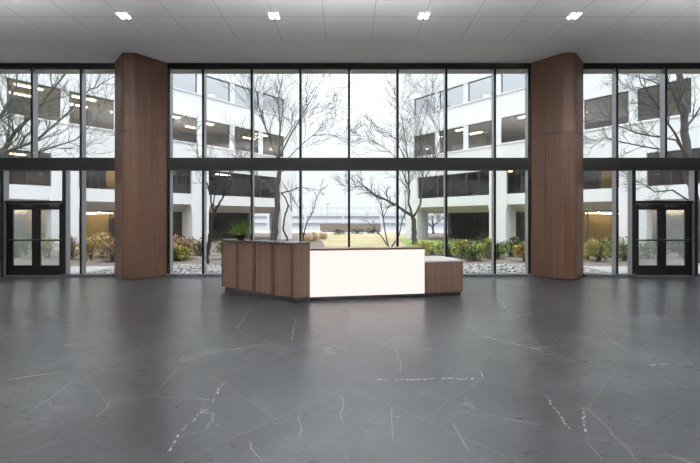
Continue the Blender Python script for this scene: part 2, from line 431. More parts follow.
for i, (X, Y) in enumerate(((-8.2, 5.3), (0, 5.3), (8.2, 5.3), (-7, -1.5), (0, -1.5), (7, -1.5))):  # uplights added above the view to brighten the lobby, no known fixtures
    pl = empty('fill_uplight', (X, Y, 5.25)); tag(pl, 'added unseen white fill uplight on two rods, %s of the %s row' % (('left', 'middle', 'right')[i % 3], ('front', 'rear')[i // 3]), 'added fill light', 'added fill uplights')
    bm = bmesh.new(); box(bm, -2.4, 2.4, -.09, .09, 0, .02); box(bm, -2.4, 2.4, -.09, -.08, .02, .09); box(bm, -2.4, 2.4, .08, .09, .02, .09); obj('housing', bm, M['white_metal'], pl)
    for q in (-1.8, 1.8): bx('rod', M['steel'], pl, q-.008, q+.008, -.008, .008, .02, ZC-5.25)
    lt = light('fill_uplight_area', 'AREA', (X, Y, 5.31), (FILL_W if X == 0 else FILL_W*.85) if Y > 0 else FILL_W*.42, shape='RECTANGLE', size=4.7, size_y=.14, color=(.97, .985, 1)); lt.rotation_euler = (math.pi, 0, 0)

# ------------------------------------------------------------------ reception desk
dk = empty('reception_desk', (-.1, 7.9, 0))
tag(dk, 'angled walnut reception desk with glowing white front panel on dark stone floor', 'desk')
D0 = Vector((-.1, 7.9))
def dpr(name, m, pts, z0, z1, bev=0):
    bm = bmesh.new(); prism(bm, [Vector(p)-D0 for p in pts], z0, z1)
    if bev: bmesh.ops.bevel(bm, geom=bm.edges[:], offset=bev, segments=2, affect='EDGES')
    return obj(name, bm, M[m], dk)
L_, N_, M_ = Vector((-2.95, 8.60)), Vector((-1.09, 7.29)), Vector((-.795, 7.50))
R1, R2 = Vector((1.61, 7.885)), Vector((2.50, 8.12))
tv = (N_-L_).normalized(); back = Vector((-tv.y, tv.x))
if back.y < 0: back = -back
LB, NB = L_+back*.40, Vector((-.86, 7.62))
# four saw-tooth fronts on the tall counter
seg = (N_-L_).length/4
for i in range(4):
    a = L_+tv*seg*i
    pts = [a+tv*.028, a+tv*seg*.72+back*.13, a+tv*seg*.72+back*.16, a+back*.16+tv*.028]
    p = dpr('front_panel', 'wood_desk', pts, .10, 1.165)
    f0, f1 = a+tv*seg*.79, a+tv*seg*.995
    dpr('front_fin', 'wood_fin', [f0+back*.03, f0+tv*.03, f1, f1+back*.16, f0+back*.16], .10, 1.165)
ins = .02
dpr('counter_carcass', 'wood_desk', [L_+back*.16, N_+back*.16, M_+Vector((-.02, .02)), NB, LB], .10, 1.165)
dpr('corner_panel', 'wood_desk', [N_, M_, M_+Vector((-.07, .10)), N_+back*.16-tv*.005, N_+back*.02-tv*.005], .10, 1.165)
dpr('counter_end', 'top_dark', [L_-tv*.022, L_-tv*.001, LB-tv*.001, LB-tv*.022], .10, 1.165)
dpr('counter_top', 'top_dark', [L_-tv*.03-back*.012, N_-back*.012+tv*.004, M_+Vector((.006, -.004)), NB, LB-tv*.03], 1.166, 1.20)
dpr('plinth', 'plinth', [L_+tv*.05+back*.05, N_+back*.06, M_+Vector((-.01, .06)), NB+Vector((-.02, 0)), LB+tv*.05], 0, .099)
# glowing front
fd = (R1-M_).normalized(); fb_ = Vector((-fd.y, fd.x))
dpr('light_panel', 'panel', [M_+fd*.006, R1, R1+fb_*.05, M_+fd*.006+fb_*.05], .085, 1.025)
dpr('panel_backing', 'wood_desk', [M_+fd*.02+fb_*.052, R1+fb_*.052, R1+fb_*.30, M_+fd*.02+fb_*.30], .085, 1.024)
dpr('panel_cap', 'cap', [M_-fb_*.012+fd*.008, R1-fb_*.012+fd*.012, R1+fb_*.32+fd*.012, M_+fb_*.32+fd*.04], 1.026, 1.066)
dpr('plinth', 'plinth', [M_+fd*.01+fb_*.03, R1+fb_*.03, R1+fb_*.28, M_+fd*.01+fb_*.28], 0, .084)
dpr('work_surface', 'white_top', [M_+fd*.15+fb_*.302, R1+fb_*.302, R1+fb_*.95, M_+fd*.05+fb_*.95], .72, .75)
# low cabinet
e = (R2-R1).normalized(); eb = Vector((-e.y, e.x))
cab = [R1+e*.012+eb*.01, R2, R2+eb*1.0, R1+e*.012+eb*1.0]
dpr('side_cabinet', 'wood_desk', cab, .085, .745)
dpr('cabinet_top', 'white_top', [cab[0]-eb*.006, R2-eb*.006+e*.006, R2+eb*1.006+e*.006, cab[3]+eb*.006], .746, .772)
dpr('plinth', 'plinth', [R1+e*.03+eb*.04, R2-e*.03+eb*.04, R2-e*.03+eb*.95, R1+e*.03+eb*.95], 0, .084)

# ------------------------------------------------------------------ potted fern on the tall counter
random.seed(4)
fc = L_+tv*.42+back*.20
pf = empty('potted_fern', (fc.x, fc.y, 1.201)); tag(pf, 'small bushy green fern in a black flared bowl on the tall counter end', 'potted plant')
bm = bmesh.new(); lathe(bm, [(.06, 0), (.075, .005), (.11, .05), (.185, .10), (.19, .105), (.178, .105), (.12, .085)], 28); obj('bowl', bm, M['pot'], pf, True)
bm = bmesh.new(); lathe(bm, [(.13, .082), (.12, .094), (.02, .10)], 20); obj('soil', bm, M['soil'], pf, True)
def leaf(bm, p, d, l, w, bend=.25):
    d = d.normalized(); s = d.cross(Vector((0, 0, 1)))
    if s.length < .05: s = Vector((1, 0, 0))
    s.normalize(); n = s.cross(d)
    a = bm.verts.new(p); b = bm.verts.new(p+d*l*.5+s*w*.5); c = bm.verts.new(p+d*l-n*l*bend); e_ = bm.verts.new(p+d*l*.5-s*w*.5)
    bm.faces.new((a, b, c, e_))
bm = bmesh.new()
for i in range(105):
    az = random.uniform(0, 6.283); tilt = random.uniform(.03, 1.0); ln = random.uniform(.22, .43)
    d = Vector((math.cos(az)*math.sin(tilt), math.sin(az)*math.sin(tilt), math.cos(tilt)))
    p = Vector((math.cos(az)*.04, math.sin(az)*.04, .09)); pts = [p.copy()]
    for k_ in range(9):
        d = (d+Vector((0, 0, -.05*(1+tilt)))).normalized(); p = p+d*ln/9; pts.append(p.copy())
        if k_ > 1:
            s = d.cross(Vector((0, 0, 1))).normalized() if abs(d.z) < .99 else Vector((1, 0, 0))
            l2 = .055*(1.15-k_/9)
            for q in (-1, 1): leaf(bm, p, s*q+d*.5, l2, .026)
    tube(bm, pts, [.0025]*len(pts), 3)
obj('foliage', bm, M['leaf_fern'], pf)

# ------------------------------------------------------------------ outside ground
def slab(name, m, pts, z0, z1, label, kind='structure'):
    bm = bmesh.new(); prism(bm, pts, z0, z1); o = obj(name, bm, M[m]); tag(o, label, None, None, kind); return o
slab('planting_bed', 'mulch', [(-45, 11.1), (45, 11.1), (45, 70), (-45, 70)], -.3, -.03, 'brown mulched ground of the courtyard')
slab('gravel_strip', 'gravel', [(-8.2, 11.12), (8.2, 11.12), (8.2, 14.0), (-8.2, 13.9)], -.029, -.005, 'pale gravel strip along the outside of the glass')
for s, sd in ((-1, 'left'), (1, 'right')):
    slab('entry_path', 'asphalt', [(s*8.25, 11.12), (s*14, 11.12), (s*14, 13.2), (s*8.25, 13.2)][::s], -.029, .0, 'pale paved landing outside the %s door' % sd)
slab('lawn', 'grass_tan', [(-1.2, 20), (3.2, 20), (7, 46), (-4.4, 46), (-2.0, 28)], -.029, .0, 'tan dormant lawn in the gap between the two wings')
slab('lawn', 'grass_green', [(2.6, 19.2), (13, 18), (9, 27), (4.2, 33), (3.8, 24)], -.029, .03, 'green lawn patch beyond the hedge on the right')
slab('road', 'asphalt', [(-70, 46), (70, 46), (70, 130), (-70, 130)], -.02, .01, 'pale road and car park beyond the lawn')
random.seed(9)
bm = bmesh.new()
for i in range(1500):
    x = random.uniform(-8.1, 8.1); y = 11.3+(random.random()**1.0)*2.6; r = random.uniform(.02, .055)
    mt = Matrix.Translation((x, y, r*.3)) @ Matrix.Rotation(random.random()*6, 4, 'Z') @ Matrix.Diagonal((1, random.uniform(.7, 1), .6, 1))
    bmesh.ops.create_icosphere(bm, subdivisions=1, radius=r, matrix=mt)
o = obj('pebbles', bm, M['pebble'], None, True); tag(o, 'pale rounded pebbles lying on the gravel strip outside the glass', 'pebbles', None, 'stuff')

# ------------------------------------------------------------------ office wings
ROWS = ((3.5, 5.32), (7.15, 8.98), (10.75, 12.25))
def wing(s, label):
    """s=-1 left wing, 1 right wing; u runs along the facade away from the lobby"""
    ox, oy = s*16.4, 20.3
    ang = math.atan2(.75, .661) if s < 0 else math.atan2(-.75, .661)
    w = empty('office_building', (ox, oy, 0), ang); tag(w, label, 'building', 'white office wings beyond the glass')
    U = lambda a, b: (a, b) if s < 0 else (-b, -a)
    u0, u1, uo = -13.0, 17.6, 13.75
    for a, b in ((2.75, 3.5), (5.32, 7.15), (8.98, 10.75), (12.25, 16.5)):
        bm = bmesh.new(); box(bm, *U(u0, u1), 0, .32, a, b)
        obj('spandrel', bm, M['concrete'], w)
        # shadow joint band under each window
        if a > 3: bx('ledge', M['concrete'], w, *U(u0, u1), -.06, .0, b-.12, b-.02)
    bm = bmesh.new()
    a, b = U(u0, u1)
    v = [bm.verts.new(p) for p in ((a, .32, 2.75), (b, .32, 2.75), (b, 1.5, 2.25), (a, 1.5, 2.25), (a, .32, 2.95), (b, .32, 2.95), (b, 1.5, 2.95), (a, 1.5, 2.95))]
    for f in ((0,1,2,3),(4,7,6,5),(0,4,5,1),(3,2,6,7),(0,3,7,4),(1,5,6,2)): bm.faces.new([v[i] for i in f])
    obj('soffit', bm, M['soffit'], w)
    bx('soffit', M['soffit'], w, *U(uo, u1), 1.5, 12, 2.3, 2.9)
    # slabs, back wall, end wall, roof
    for z in (2.95, 5.6, 9.2, 12.5):
        bx('floor_slab', M['inner_floor'] if z < 3 else M['soffit'], w, *U(u0, u1), .33, 11.9, z, z+.35)
    bx('back_wall', M['inner'], w, *U(u0, u1-.3), 7.5, 7.8, 2.9, 12.6)
    bx('rear_wall', M['concrete'], w, *U(u0, u1), 11.9, 12.2, 2.9, 16.5)
    bx('end_wall', M['concrete'], w, *U(u1-.3, u1), .32, 11.9, 2.9, 16.5)
    bx('roof', M['concrete'], w, *U(u0, u1), .32, 12.2, 16.2, 16.5)
    bx('ground_back_wall', M['inner'], w, *U(u0, uo), 6.5, 6.8, 0, 2.95)
    bx('ground_end_wall', M['wframe'], w, *U(uo-.25, uo), 1.5, 6.5, 0, 2.95)
    bx('ground_floor', M['inner_floor'], w, *U(u0, uo), 1.45, 6.5, -.02, .01)
    # piers: broad at the foot, drawn in to the thin upper mullion piers
    ks = list(range(-5, 7))
    for k_ in ks:
        uc = .67+2.623*k_
        for (a, b) in ROWS[1:] if k_ % 3 else ROWS:
            bm = bmesh.new(); box(bm, *U(uc-.2, uc+.2), .03, .30, a, b); obj('pier', bm, M['concrete'], w)
        if k_ % 3 == 0:
            bm = bmesh.new(); hw = .62
            rings = []
            for (hx, yf, yb, z) in ((.62, -.10, 1.5, -.03), (.62, -.10, 1.5, 2.3), (.72, -.10, 1.4, 2.75), (.62, -.10, .32, 3.5), (.62, -.10, .32, 5.4), (.2, -.02, .31, 6.9)):
                rings.append([bm.verts.new(((s*-1)*(uc+dx), y, z)) for dx, y in ((-hx, yf), (hx, yf), (hx, yb), (-hx, yb))])
            for r, q in zip(rings, rings[1:]):
                for t in range(4): bm.faces.new((r[t], r[(t+1) % 4], q[(t+1) % 4], q[t]))
            bm.faces.new(rings[0][::-1]); bm.faces.new(rings[-1])
            obj('pier', bm, M['concrete'], w)
    for (a, b) in ROWS: bx('pier', M['concrete'], w, *U(16.61, u1-.01), .02, .31, a, b)
    rnd = random.Random(5 if s < 0 else 8)
    for k_ in ks[:-1]:
        a0 = .67+2.623*k_+.2; a1 = a0+2.223
        for ri, (z0, z1) in enumerate(ROWS):
            b0, b1 = a0, a1
            if ri == 0:
                b0 += .42 if k_ % 3 == 0 else -.19
                b1 -= .42 if (k_+1) % 3 == 0 else -.19
            bm = bmesh.new(); t = .05
            for r in ((b0, b0+t, z0, z1), (b1-t, b1, z0, z1), (b0+t, b1-t, z0, z0+t), (b0+t, b1-t, z1-t, z1)):
                box(bm, *U(r[0], r[1]), .12, .2, r[2], r[3])
            if ri == 0: box(bm, *U((b0+b1)/2-.025, (b0+b1)/2+.025), .13, .19, z0+t, z1-t)
            fr = obj('window', bm, M['wframe'], w)
            bx('window_glass', M['coated_glass' if ri == 2 else 'wing_glass'], fr, *U(b0+t, b1-t), .155, .165, z0+t, z1-t)
            if (s < 0 or ri < 2):
                zc = (5.6, 9.2, 12.5)[ri]
                if rnd.random() < (.62 if s < 0 else .30) and ri < 2:
                    bm = bmesh.new()
                    for yy in (1.6, 3.6): box(bm, *U(a0+.5, a0+1.7), yy, yy+.22, zc-.06, zc-.001)
                    obj('ceiling_lamp', bm, M['lamp'], w)
                if ri < 2 and rnd.random() < .75:
                    pw = rnd.uniform(.5, 1.5); pa = a0+rnd.uniform(0, 2.2-pw); yy = rnd.uniform(1.6, 5.5)
                    bx('partition', M[rnd.choice(('part_warm', 'inner', 'part_dark', 'part_grey'))], w, *U(pa, pa+pw), yy, yy+.1, (2.9, 5.95)[ri]+.4, zc-rnd.uniform(.0, .5))
        # ground floor glazing
        if a1+.4 < uo:
            bm = bmesh.new()
            for r in ((a0-.2, a0-.13, 0, 2.3), (a0-.13, a0+2.49, 0, .08), (a0-.13, a0+2.49, 2.2, 2.3)): box(bm, *U(r[0], r[1]), 1.52, 1.60, r[2], r[3])
            fr = obj('shopfront_frame', bm, M['wframe'], w)
            bx('shopfront_glass', M['wing_glass'], fr, *U(a0-.13, a0+2.42), 1.555, 1.565, .08, 2.2)
            if k_ in (-1, -2):
                bx('curtain', M['curtain'], w, *U(a0-.1, a0+2.4), 2.3, 2.34, .85, 2.94)
                bx('ceiling_lamp', M['lamp'], w, *U(a0+.2, a0+2.0), 1.75, 1.85, 2.22, 2.26)  # added lamp behind the glass, only there to brighten the curtain
                bx('added_lamp_bracket', M['wframe'], w, *U(a0+1.0, a0+1.05), 1.78, 1.82, 2.26, 2.949)
                bx('low_cabinet', M['part_grey'], w, *U(a0-.1, a0+2.4), 2.0, 2.28, .011, .84)
            if k_ == 0:
                bm = bmesh.new(); box(bm, *U(a0+.6, a0+1.9), 2.6, 2.75, 2.02, 2.08); box(bm, *U(a0+1.9, a0+3.4), 4.4, 4.55, 2.1, 2.16); box(bm, *U(a0+1.2, a0+1.24), 2.66, 2.70, 2.08, 2.949); box(bm, *U(a0+2.6, a0+2.64), 4.46, 4.5, 2.16, 2.949); obj('ceiling_lamp', bm, M['lamp'], w)
                bx('partition', M['part_warm'], w, *U(a0+1.3, a0+4.2), 5.2, 5.3, .011, 2.5)
            pa = a0+rnd.uniform(.2, 1.2); yy = rnd.uniform(3, 5.5)
            bx('partition', M[rnd.choice(('part_warm', 'part_dark', 'part_grey'))], w, *U(pa, pa+rnd.uniform(.6, 1.3)), yy, yy+.1, .011, rnd.uniform(1.1, 2.6))
            if k_ == 4: bx('curtain', M['white_metal'], w, *U(a0+.1, a0+1.9), 1.64, 1.68, .1, 2.2)
            elif rnd.random() < .45:
                bx('curtain', M['far_white'], w, *U(a0+.2, a0+.2+rnd.uniform(.7, 1.2)), 1.9, 1.95, .05, 2.2)
            if rnd.random() < .6:
                bm = bmesh.new(); box(bm, *U(a0+.4, a0+1.6), 3, 3.25, 2.86, 2.949); obj('ceiling_lamp', bm, M['lamp'], w)
    return w
wing(-1, 'white four-storey office wing with ribbon windows on the left side of the courtyard')
wing(1, 'white four-storey office wing with ribbon windows on the right side of the courtyard')

# ------------------------------------------------------------------ distance
fbld = empty('parking_building', (0, 62, 0)); tag(fbld, 'long low white building with window bands far beyond the lawn', 'building')
for z0, z1 in ((0, .5), (1.15, 1.75), (2.3, 2.9)): bx('parapet_band', M['far_white'], fbld, -40, 40, 0, .4, z0, z1)
for z0, z1 in ((.5, 1.15), (1.75, 2.3)): bx('window_band', M['far_glass'], fbld, -40, 40, .2, .5, z0, z1)
bx('main_block', M['far_white'], fbld, -40, 40, .5, 14, 0, 2.9)
bm = bmesh.new()
for i in range(60): box(bm, -40+i*1.36, -39.94+i*1.36, .1, .16, 2.9, 3.7)
box(bm, -40, 40, .1, .16, 3.64, 3.7); obj('roof_railing', bm, M['steel'], fbld)
for i in range(13): bx('wall_fin', M['far_white'], fbld, -39+i*6.3, -38.6+i*6.3, -.1, .5, 0, 2.9)
bb = bx('block_wall', M['brick'], None, -3.9, 4.3, 50, 50.6, .01, 1.15); tag(bb, 'brown freestanding block wall beyond the tan lawn', 'wall')
lp = empty('lamp_post', (-3.2, 54, .01)); tag(lp, 'thin grey lamp post far away in front of the low white building', 'lamp post')
bm = bmesh.new(); tube(bm, [Vector((0, 0, 0)), Vector((0, 0, 3.9))], [.06, .045], 8); obj('post', bm, M['steel'], lp)
bx('lamp_head', M['steel'], lp, -.1, .5, -.08, .08, 3.9, 4.0)

# ------------------------------------------------------------------ trees
RMIN = .004
def grow(bm, p, d, ln, r, lvl, rnd, spread=.75, up=.10):
    n = 5 if lvl > 1 else 4
    pts, rads = [p.copy()], [r]
    for i in range(n):
        d = (d+Vector((rnd.gauss(0, .16), rnd.gauss(0, .16), rnd.gauss(0, .12)+up*.5))).normalized()
        p = p+d*ln/n; pts.append(p.copy()); rads.append(max(RMIN, r*(1-.62*(i+1)/n)))
    tube(bm, pts, rads, 6 if r > .04 else (4 if r > .012 else 3), False)
    if lvl <= 0: return
    kids = rnd.randint(3, 5)
    for c in range(kids):
        i = min(n, 1+int((c+.6)*n/kids)); q = pts[i]
        dd = (pts[i]-pts[i-1]).normalized()
        ax = Vector((rnd.gauss(0, 1), rnd.gauss(0, 1), rnd.gauss(0, 1))).cross(dd)
        if ax.length < .01: continue
        ax.normalize()
        d2 = (dd+ax*spread*rnd.uniform(.7, 1.3)+Vector((0, 0, up))).normalized()
        grow(bm, q, d2, ln*rnd.uniform(.5, .78), max(RMIN*1.3, rads[i]*.66), lvl-1, rnd, spread, up)
def tree(label, limbs, m, seed, lvl=2, tw=1.0, spread=.75, up=.12, frac=.35, name='bare_tree', group='bare trees in the courtyard', step=3):
    """limbs: (points, r0, r1, shoots?)"""
    global RMIN
    rnd = random.Random(seed)
    base = limbs[0][0][0]
    RMIN = max(.004, .00034*base.y)
    t = empty(name, base); tag(t, label, 'tree', group)
    bmT, bmB = bmesh.new(), bmesh.new()
    for li, (pts, r0, r1, shoots) in enumerate(limbs):
        # subdivide and roughen
        fine = []
        for a, b in zip(pts, pts[1:]):
            for k_ in range(4): fine.append(a.lerp(b, k_/4))
        fine.append(pts[-1])
        n = len(fine)
        fine = [p+Vector((rnd.gauss(0, r0*.22), rnd.gauss(0, r0*.22), 0))*(0 if i in (0, n-1) else 1) for i, p in enumerate(fine)]
        rads = [r0+(r1-r0)*i/(n-1) for i in range(n)]
        if li == 0: rads[0] *= 1.5; rads[1] *= 1.12
        loc = [p-base for p in fine]
        tube(bmT if li == 0 else bmB, loc, rads, 10 if r0 > .06 else 6)
        if shoots:
            for i in range(max(1, int(n*frac)), n, max(1, step)):
                dd = (loc[i]-loc[i-1]).normalized()
                for _ in range(2 if i < n-1 else 3):
                    ax = Vector((rnd.gauss(0, 1), rnd.gauss(0, 1), rnd.gauss(0, .7))).cross(dd).normalized()
                    grow(bmB, loc[i], (dd+ax*rnd.uniform(.4, 1.0)+Vector((0, 0, up))).normalized(), tw*rnd.uniform(.7, 1.3)*shoots, max(.006, rads[i]*.55), lvl, rnd, spread, up)
    obj('trunk', bmT, m, t, True)
    obj('branches', bmB, m, t, True)
    return t
def G(px, Y): v = P(px, 220, Y); v.z = -.03; return v
# left bay, trunk out of frame
Y = 15.0
tree('large bare tree whose mossy branches sweep across the far left upper panes', [
    ([G(-45, Y), P(-40, 215, Y), P(-30, 175, Y), P(-22, 140, Y-.2), P(-20, 60, Y)], .22, .10, .9),
    ([P(-34, 190, Y), P(0, 156, Y-.5), P(15, 133, Y-.9), P(32, 115, Y-1), P(52, 90, Y-1), P(72, 66, Y-1)], .10, .02, 1),
    ([P(-28, 165, Y), P(-5, 125, Y-.3), P(12, 95, Y-.3), P(25, 55, Y)], .09, .02, 1),
    ([P(-36, 180, Y), P(5, 152, Y-1), P(35, 142, Y-1.2), P(62, 118, Y-1.2), P(90, 90, Y-1.2), P(112, 78, Y-1.2)], .07, .012, 1),
    ([P(-8, 160, Y-.6), P(15, 160, Y-1.4), P(45, 150, Y-1.6), P(75, 140, Y-1.6), P(105, 112, Y-1.5)], .05, .01, 1),
    ], M['bark_green'], 3, 2, 1.0, .6, .10, .22, step=2)
# tree seen in the first panes right of the left column
Y = 14.2
tree('small forked grey tree just right of the left wood column', [
    ([G(206, Y), P(208, 250, Y), P(210, 232, Y), P(214, 212, Y)], .085, .06, 0),
    ([P(214, 212, Y), P(211, 200, Y), P(208, 186, Y), P(198, 160, Y+.2), P(196, 135, Y+.3)], .045, .012, .8),
    ([P(214, 212, Y), P(219, 204, Y), P(224, 196, Y), P(226, 182, Y-.2), P(238, 150, Y-.3)], .05, .012, .8),
    ([P(213, 206, Y), P(216, 190, Y+.3), P(221, 165, Y+.5)], .03, .01, .7),
    ], M['bark_dark'], 11, 2, .8, .8, .05, .45)
Y = 19.0
tree('tall grey tree with wide fan of twigs behind the tall counter', [
    ([G(273, Y), P(274, 238, Y), P(276, 215, Y), P(277, 188, Y), P(279, 160, Y)], .20, .10, 0),
    ([P(279, 162, Y), P(270, 140, Y+.3), P(262, 118, Y+.5), P(256, 92, Y+.6), P(248, 70, Y+.8)], .055, .010, 1.2),
    ([P(279, 160, Y), P(280, 130, Y), P(278, 100, Y), P(286, 60, Y)], .06, .010, 1.2),
    ([P(279, 158, Y), P(292, 132, Y-.4), P(302, 116, Y-.6), P(312, 98, Y-.6), P(322, 78, Y-.6)], .045, .008, 1.1),
    ([P(279, 168, Y), P(296, 150, Y), P(312, 136, Y), P(328, 134, Y), P(340, 138, Y)], .03, .008, .9),
    ([P(277, 195, Y), P(262, 180, Y), P(250, 172, Y), P(240, 155, Y)], .03, .008, .9),
    ([P(278, 150, Y), P(296, 122, Y+.3), P(310, 110, Y+.3), P(332, 103, Y+.3)], .03, .008, .8),
    ], M['bark'], 21, 2, 1.2, .65, .14, .25, step=2)
Y = 14.6
tree('thin crooked dark sapling behind the right end of the tall counter', [
    ([G(289, Y), P(287, 238, Y), P(283, 228, Y), P(285, 216, Y), P(288, 206, Y), P(285, 197, Y), P(281, 193, Y)], .042, .025, 0),
    ([P(281, 193, Y), P(290, 191, Y-.2), P(300, 187, Y-.3), P(318, 190, Y-.4)], .028, .008, .5),
    ([P(286, 200, Y), P(292, 212, Y-.1), P(290, 195, Y+.2), P(280, 178, Y+.3)], .02, .008, .5),
    ], M['bark_dark'], 31, 1, .6, .7, .0, .5)
tree('slender two-stemmed dark sapling left of the middle of the glass', [
    ([G(302, 15.5), P(303, 240, 15.5), P(306, 224, 15.5), P(312, 213, 15.5), P(316, 200, 15.5), P(322, 188, 15.5)], .034, .010, .5),
    ([P(303, 238, 15.5), P(302, 224, 15.4), P(299, 208, 15.4), P(291, 196, 15.4)], .028, .01, .5),
    ], M['bark_dark'], 35, 1, .6, .7, .1, .5)
Y = 24.0
tree('grey forked tree with a long limb reaching left, standing on the green lawn', [
    ([G(415, Y), P(414, 238, Y), P(414, 226, Y), P(413, 216, Y)], .19, .14, 0),
    ([P(413, 217, Y), P(402, 209, Y-.5), P(388, 201, Y-.8), P(374, 194, Y-1), P(364, 186, Y-1), P(352, 187, Y-1)], .10, .02, .55),
    ([P(413, 217, Y), P(409, 203, Y), P(409, 188, Y), P(408, 160, Y), P(404, 130, Y), P(401, 110, Y)], .085, .012, 1.3),
    ([P(414, 216, Y), P(420, 205, Y), P(422, 190, Y), P(424, 165, Y), P(420, 135, Y), P(428, 105, Y)], .075, .012, 1.3),
    ([P(409, 188, Y), P(398, 160, Y-.4), P(388, 150, Y-.4), P(372, 140, Y-.4), P(362, 142, Y-.4)], .04, .009, .7),
    ([P(422, 185, Y), P(432, 165, Y+.4), P(440, 140, Y+.4), P(438, 115, Y+.4)], .045, .01, 1.1),
    ([P(408, 165, Y), P(396, 140, Y-.4), P(384, 130, Y-.4), P(370, 122, Y-.4)], .04, .012, .65),
    ], M['bark'], 42, 2, 1.3, .65, .12, .3, step=2)
Y = 16.5
tree('thin leaning multi-stemmed sapling right of the middle of the glass', [
    ([G(391, Y), P(388, 246, Y), P(381, 236, Y), P(373, 227, Y), P(361, 216, Y)], .035, .010, .5),
    ([P(389, 248, Y), P(386, 236, Y+.2), P(383, 218, Y+.2), P(381, 205, Y+.2), P(374, 192, Y+.2)], .035, .010, .6),
    ([P(390, 249, Y), P(399, 236, Y-.2), P(402, 222, Y-.2), P(406, 208, Y-.2), P(405, 190, Y-.2)], .035, .010, .6),
    ([P(383, 218, Y+.2), P(388, 208, Y+.1), P(391, 200, Y)], .02, .008, .5),
    ], M['bark_dark'], 51, 1, .7, .7, .12, .5)
Y = 14.5
tree('bare tree with pale grey trunk in the far right upper panes', [
    ([G(704, Y), P(700, 235, Y), P(694, 195, Y), P(688, 160, Y), P(684, 125, Y), P(681, 95, Y), P(679, 60, Y)], .17, .10, .0),
    ([P(683, 118, Y), P(675, 98, Y-.3), P(668, 82, Y-.4), P(664, 62, Y-.4)], .06, .02, .8),
    ([P(689, 162, Y), P(674, 132, Y-.5), P(655, 102, Y-.9), P(642, 84, Y-1), P(634, 64, Y-1)], .05, .012, .9),
    ([P(690, 160, Y), P(676, 140, Y-.6), P(640, 134, Y-1.2), P(612, 124, Y-1.3), P(590, 118, Y-1.3)], .045, .008, .8),
    ([P(694, 178, Y), P(665, 150, Y-.8), P(640, 146, Y-1.2), P(605, 138, Y-1.3), P(588, 150, Y-1.2)], .04, .008, .8),
    ([P(672, 90, Y-.3), P(650, 80, Y-.8), P(625, 74, Y-1)], .035, .008, .8),
    ([P(696, 205, Y), P(672, 190, Y-.8), P(655, 192, Y-1), P(640, 182, Y-1), P(624, 178, Y-1)], .035, .010, .6),
    ([P(685, 130, Y), P(700, 108, Y), P(715, 90, Y)], .05, .015, .9),
    ], M['bark'], 61, 2, .9, .6, .06, .3, step=2)
Y = 46
tree('small distant bare tree seen under the right wing', [
    ([G(433, Y), P(433, 232, Y), P(433, 226, Y), P(432, 218, Y)], .16, .09, 0),
    ([P(433, 228, Y), P(427, 222, Y), P(421, 219, Y)], .08, .03, 1),
    ([P(433, 226, Y), P(439, 221, Y), P(444, 217, Y)], .08, .03, 1),
    ([P(432, 220, Y), P(432, 214, Y)], .08, .03, 1),
    ], M['bark'], 71, 2, 1.2, .8, .1, .3)

# ------------------------------------------------------------------ shrubs
def shrub(name, label, x, y, w, h, m, seed, n=420, ls=.085, dp=None, cat='shrub', group=None):
    rnd = random.Random(seed); dp = dp or w*.6
    t = empty(name, (x, y, -.03)); tag(t, label, cat, group)
    bm = bmesh.new()
    for i in range(14):
        a = rnd.uniform(0, 6.28); rr = rnd.uniform(.1, .45)
        tube(bm, [Vector((rnd.uniform(-.1, .1)*w, rnd.uniform(-.1, .1)*dp, 0)), Vector((math.cos(a)*w*rr*.6, math.sin(a)*dp*rr*.6, h*.45)), Vector((math.cos(a)*w*rr, math.sin(a)*dp*rr, h*rnd.uniform(.7, .95)))], [.014, .010, .005], 4)
    obj('stems', bm, M['bark_dark'], t)
    bm = bmesh.new()
    lobes = [(Vector((rnd.uniform(-.33, .33)*w, rnd.uniform(-.3, .3)*dp, h*rnd.uniform(.22, .74))), rnd.uniform(.18, .30)) for _ in range(13)]
    for i in range(n):
        c, rr = rnd.choice(lobes)
        d = Vector((rnd.gauss(0, 1), rnd.gauss(0, 1), rnd.gauss(0, 1))).normalized()
        p = c+Vector((d.x*rr*w, d.y*rr*dp, d.z*rr*h))*rnd.uniform(.6, 1.05)
        if p.z < .06: p.z = rnd.uniform(.08, .3)*h
        dd = (d+Vector((rnd.gauss(0, .6), rnd.gauss(0, .6), rnd.gauss(.3, .5)))).normalized()
        leaf(bm, p, dd, ls*rnd.uniform(.7, 1.4), ls*rnd.uniform(.4, .7), .1)
    obj('leaves', bm, M[m], t)
    return t
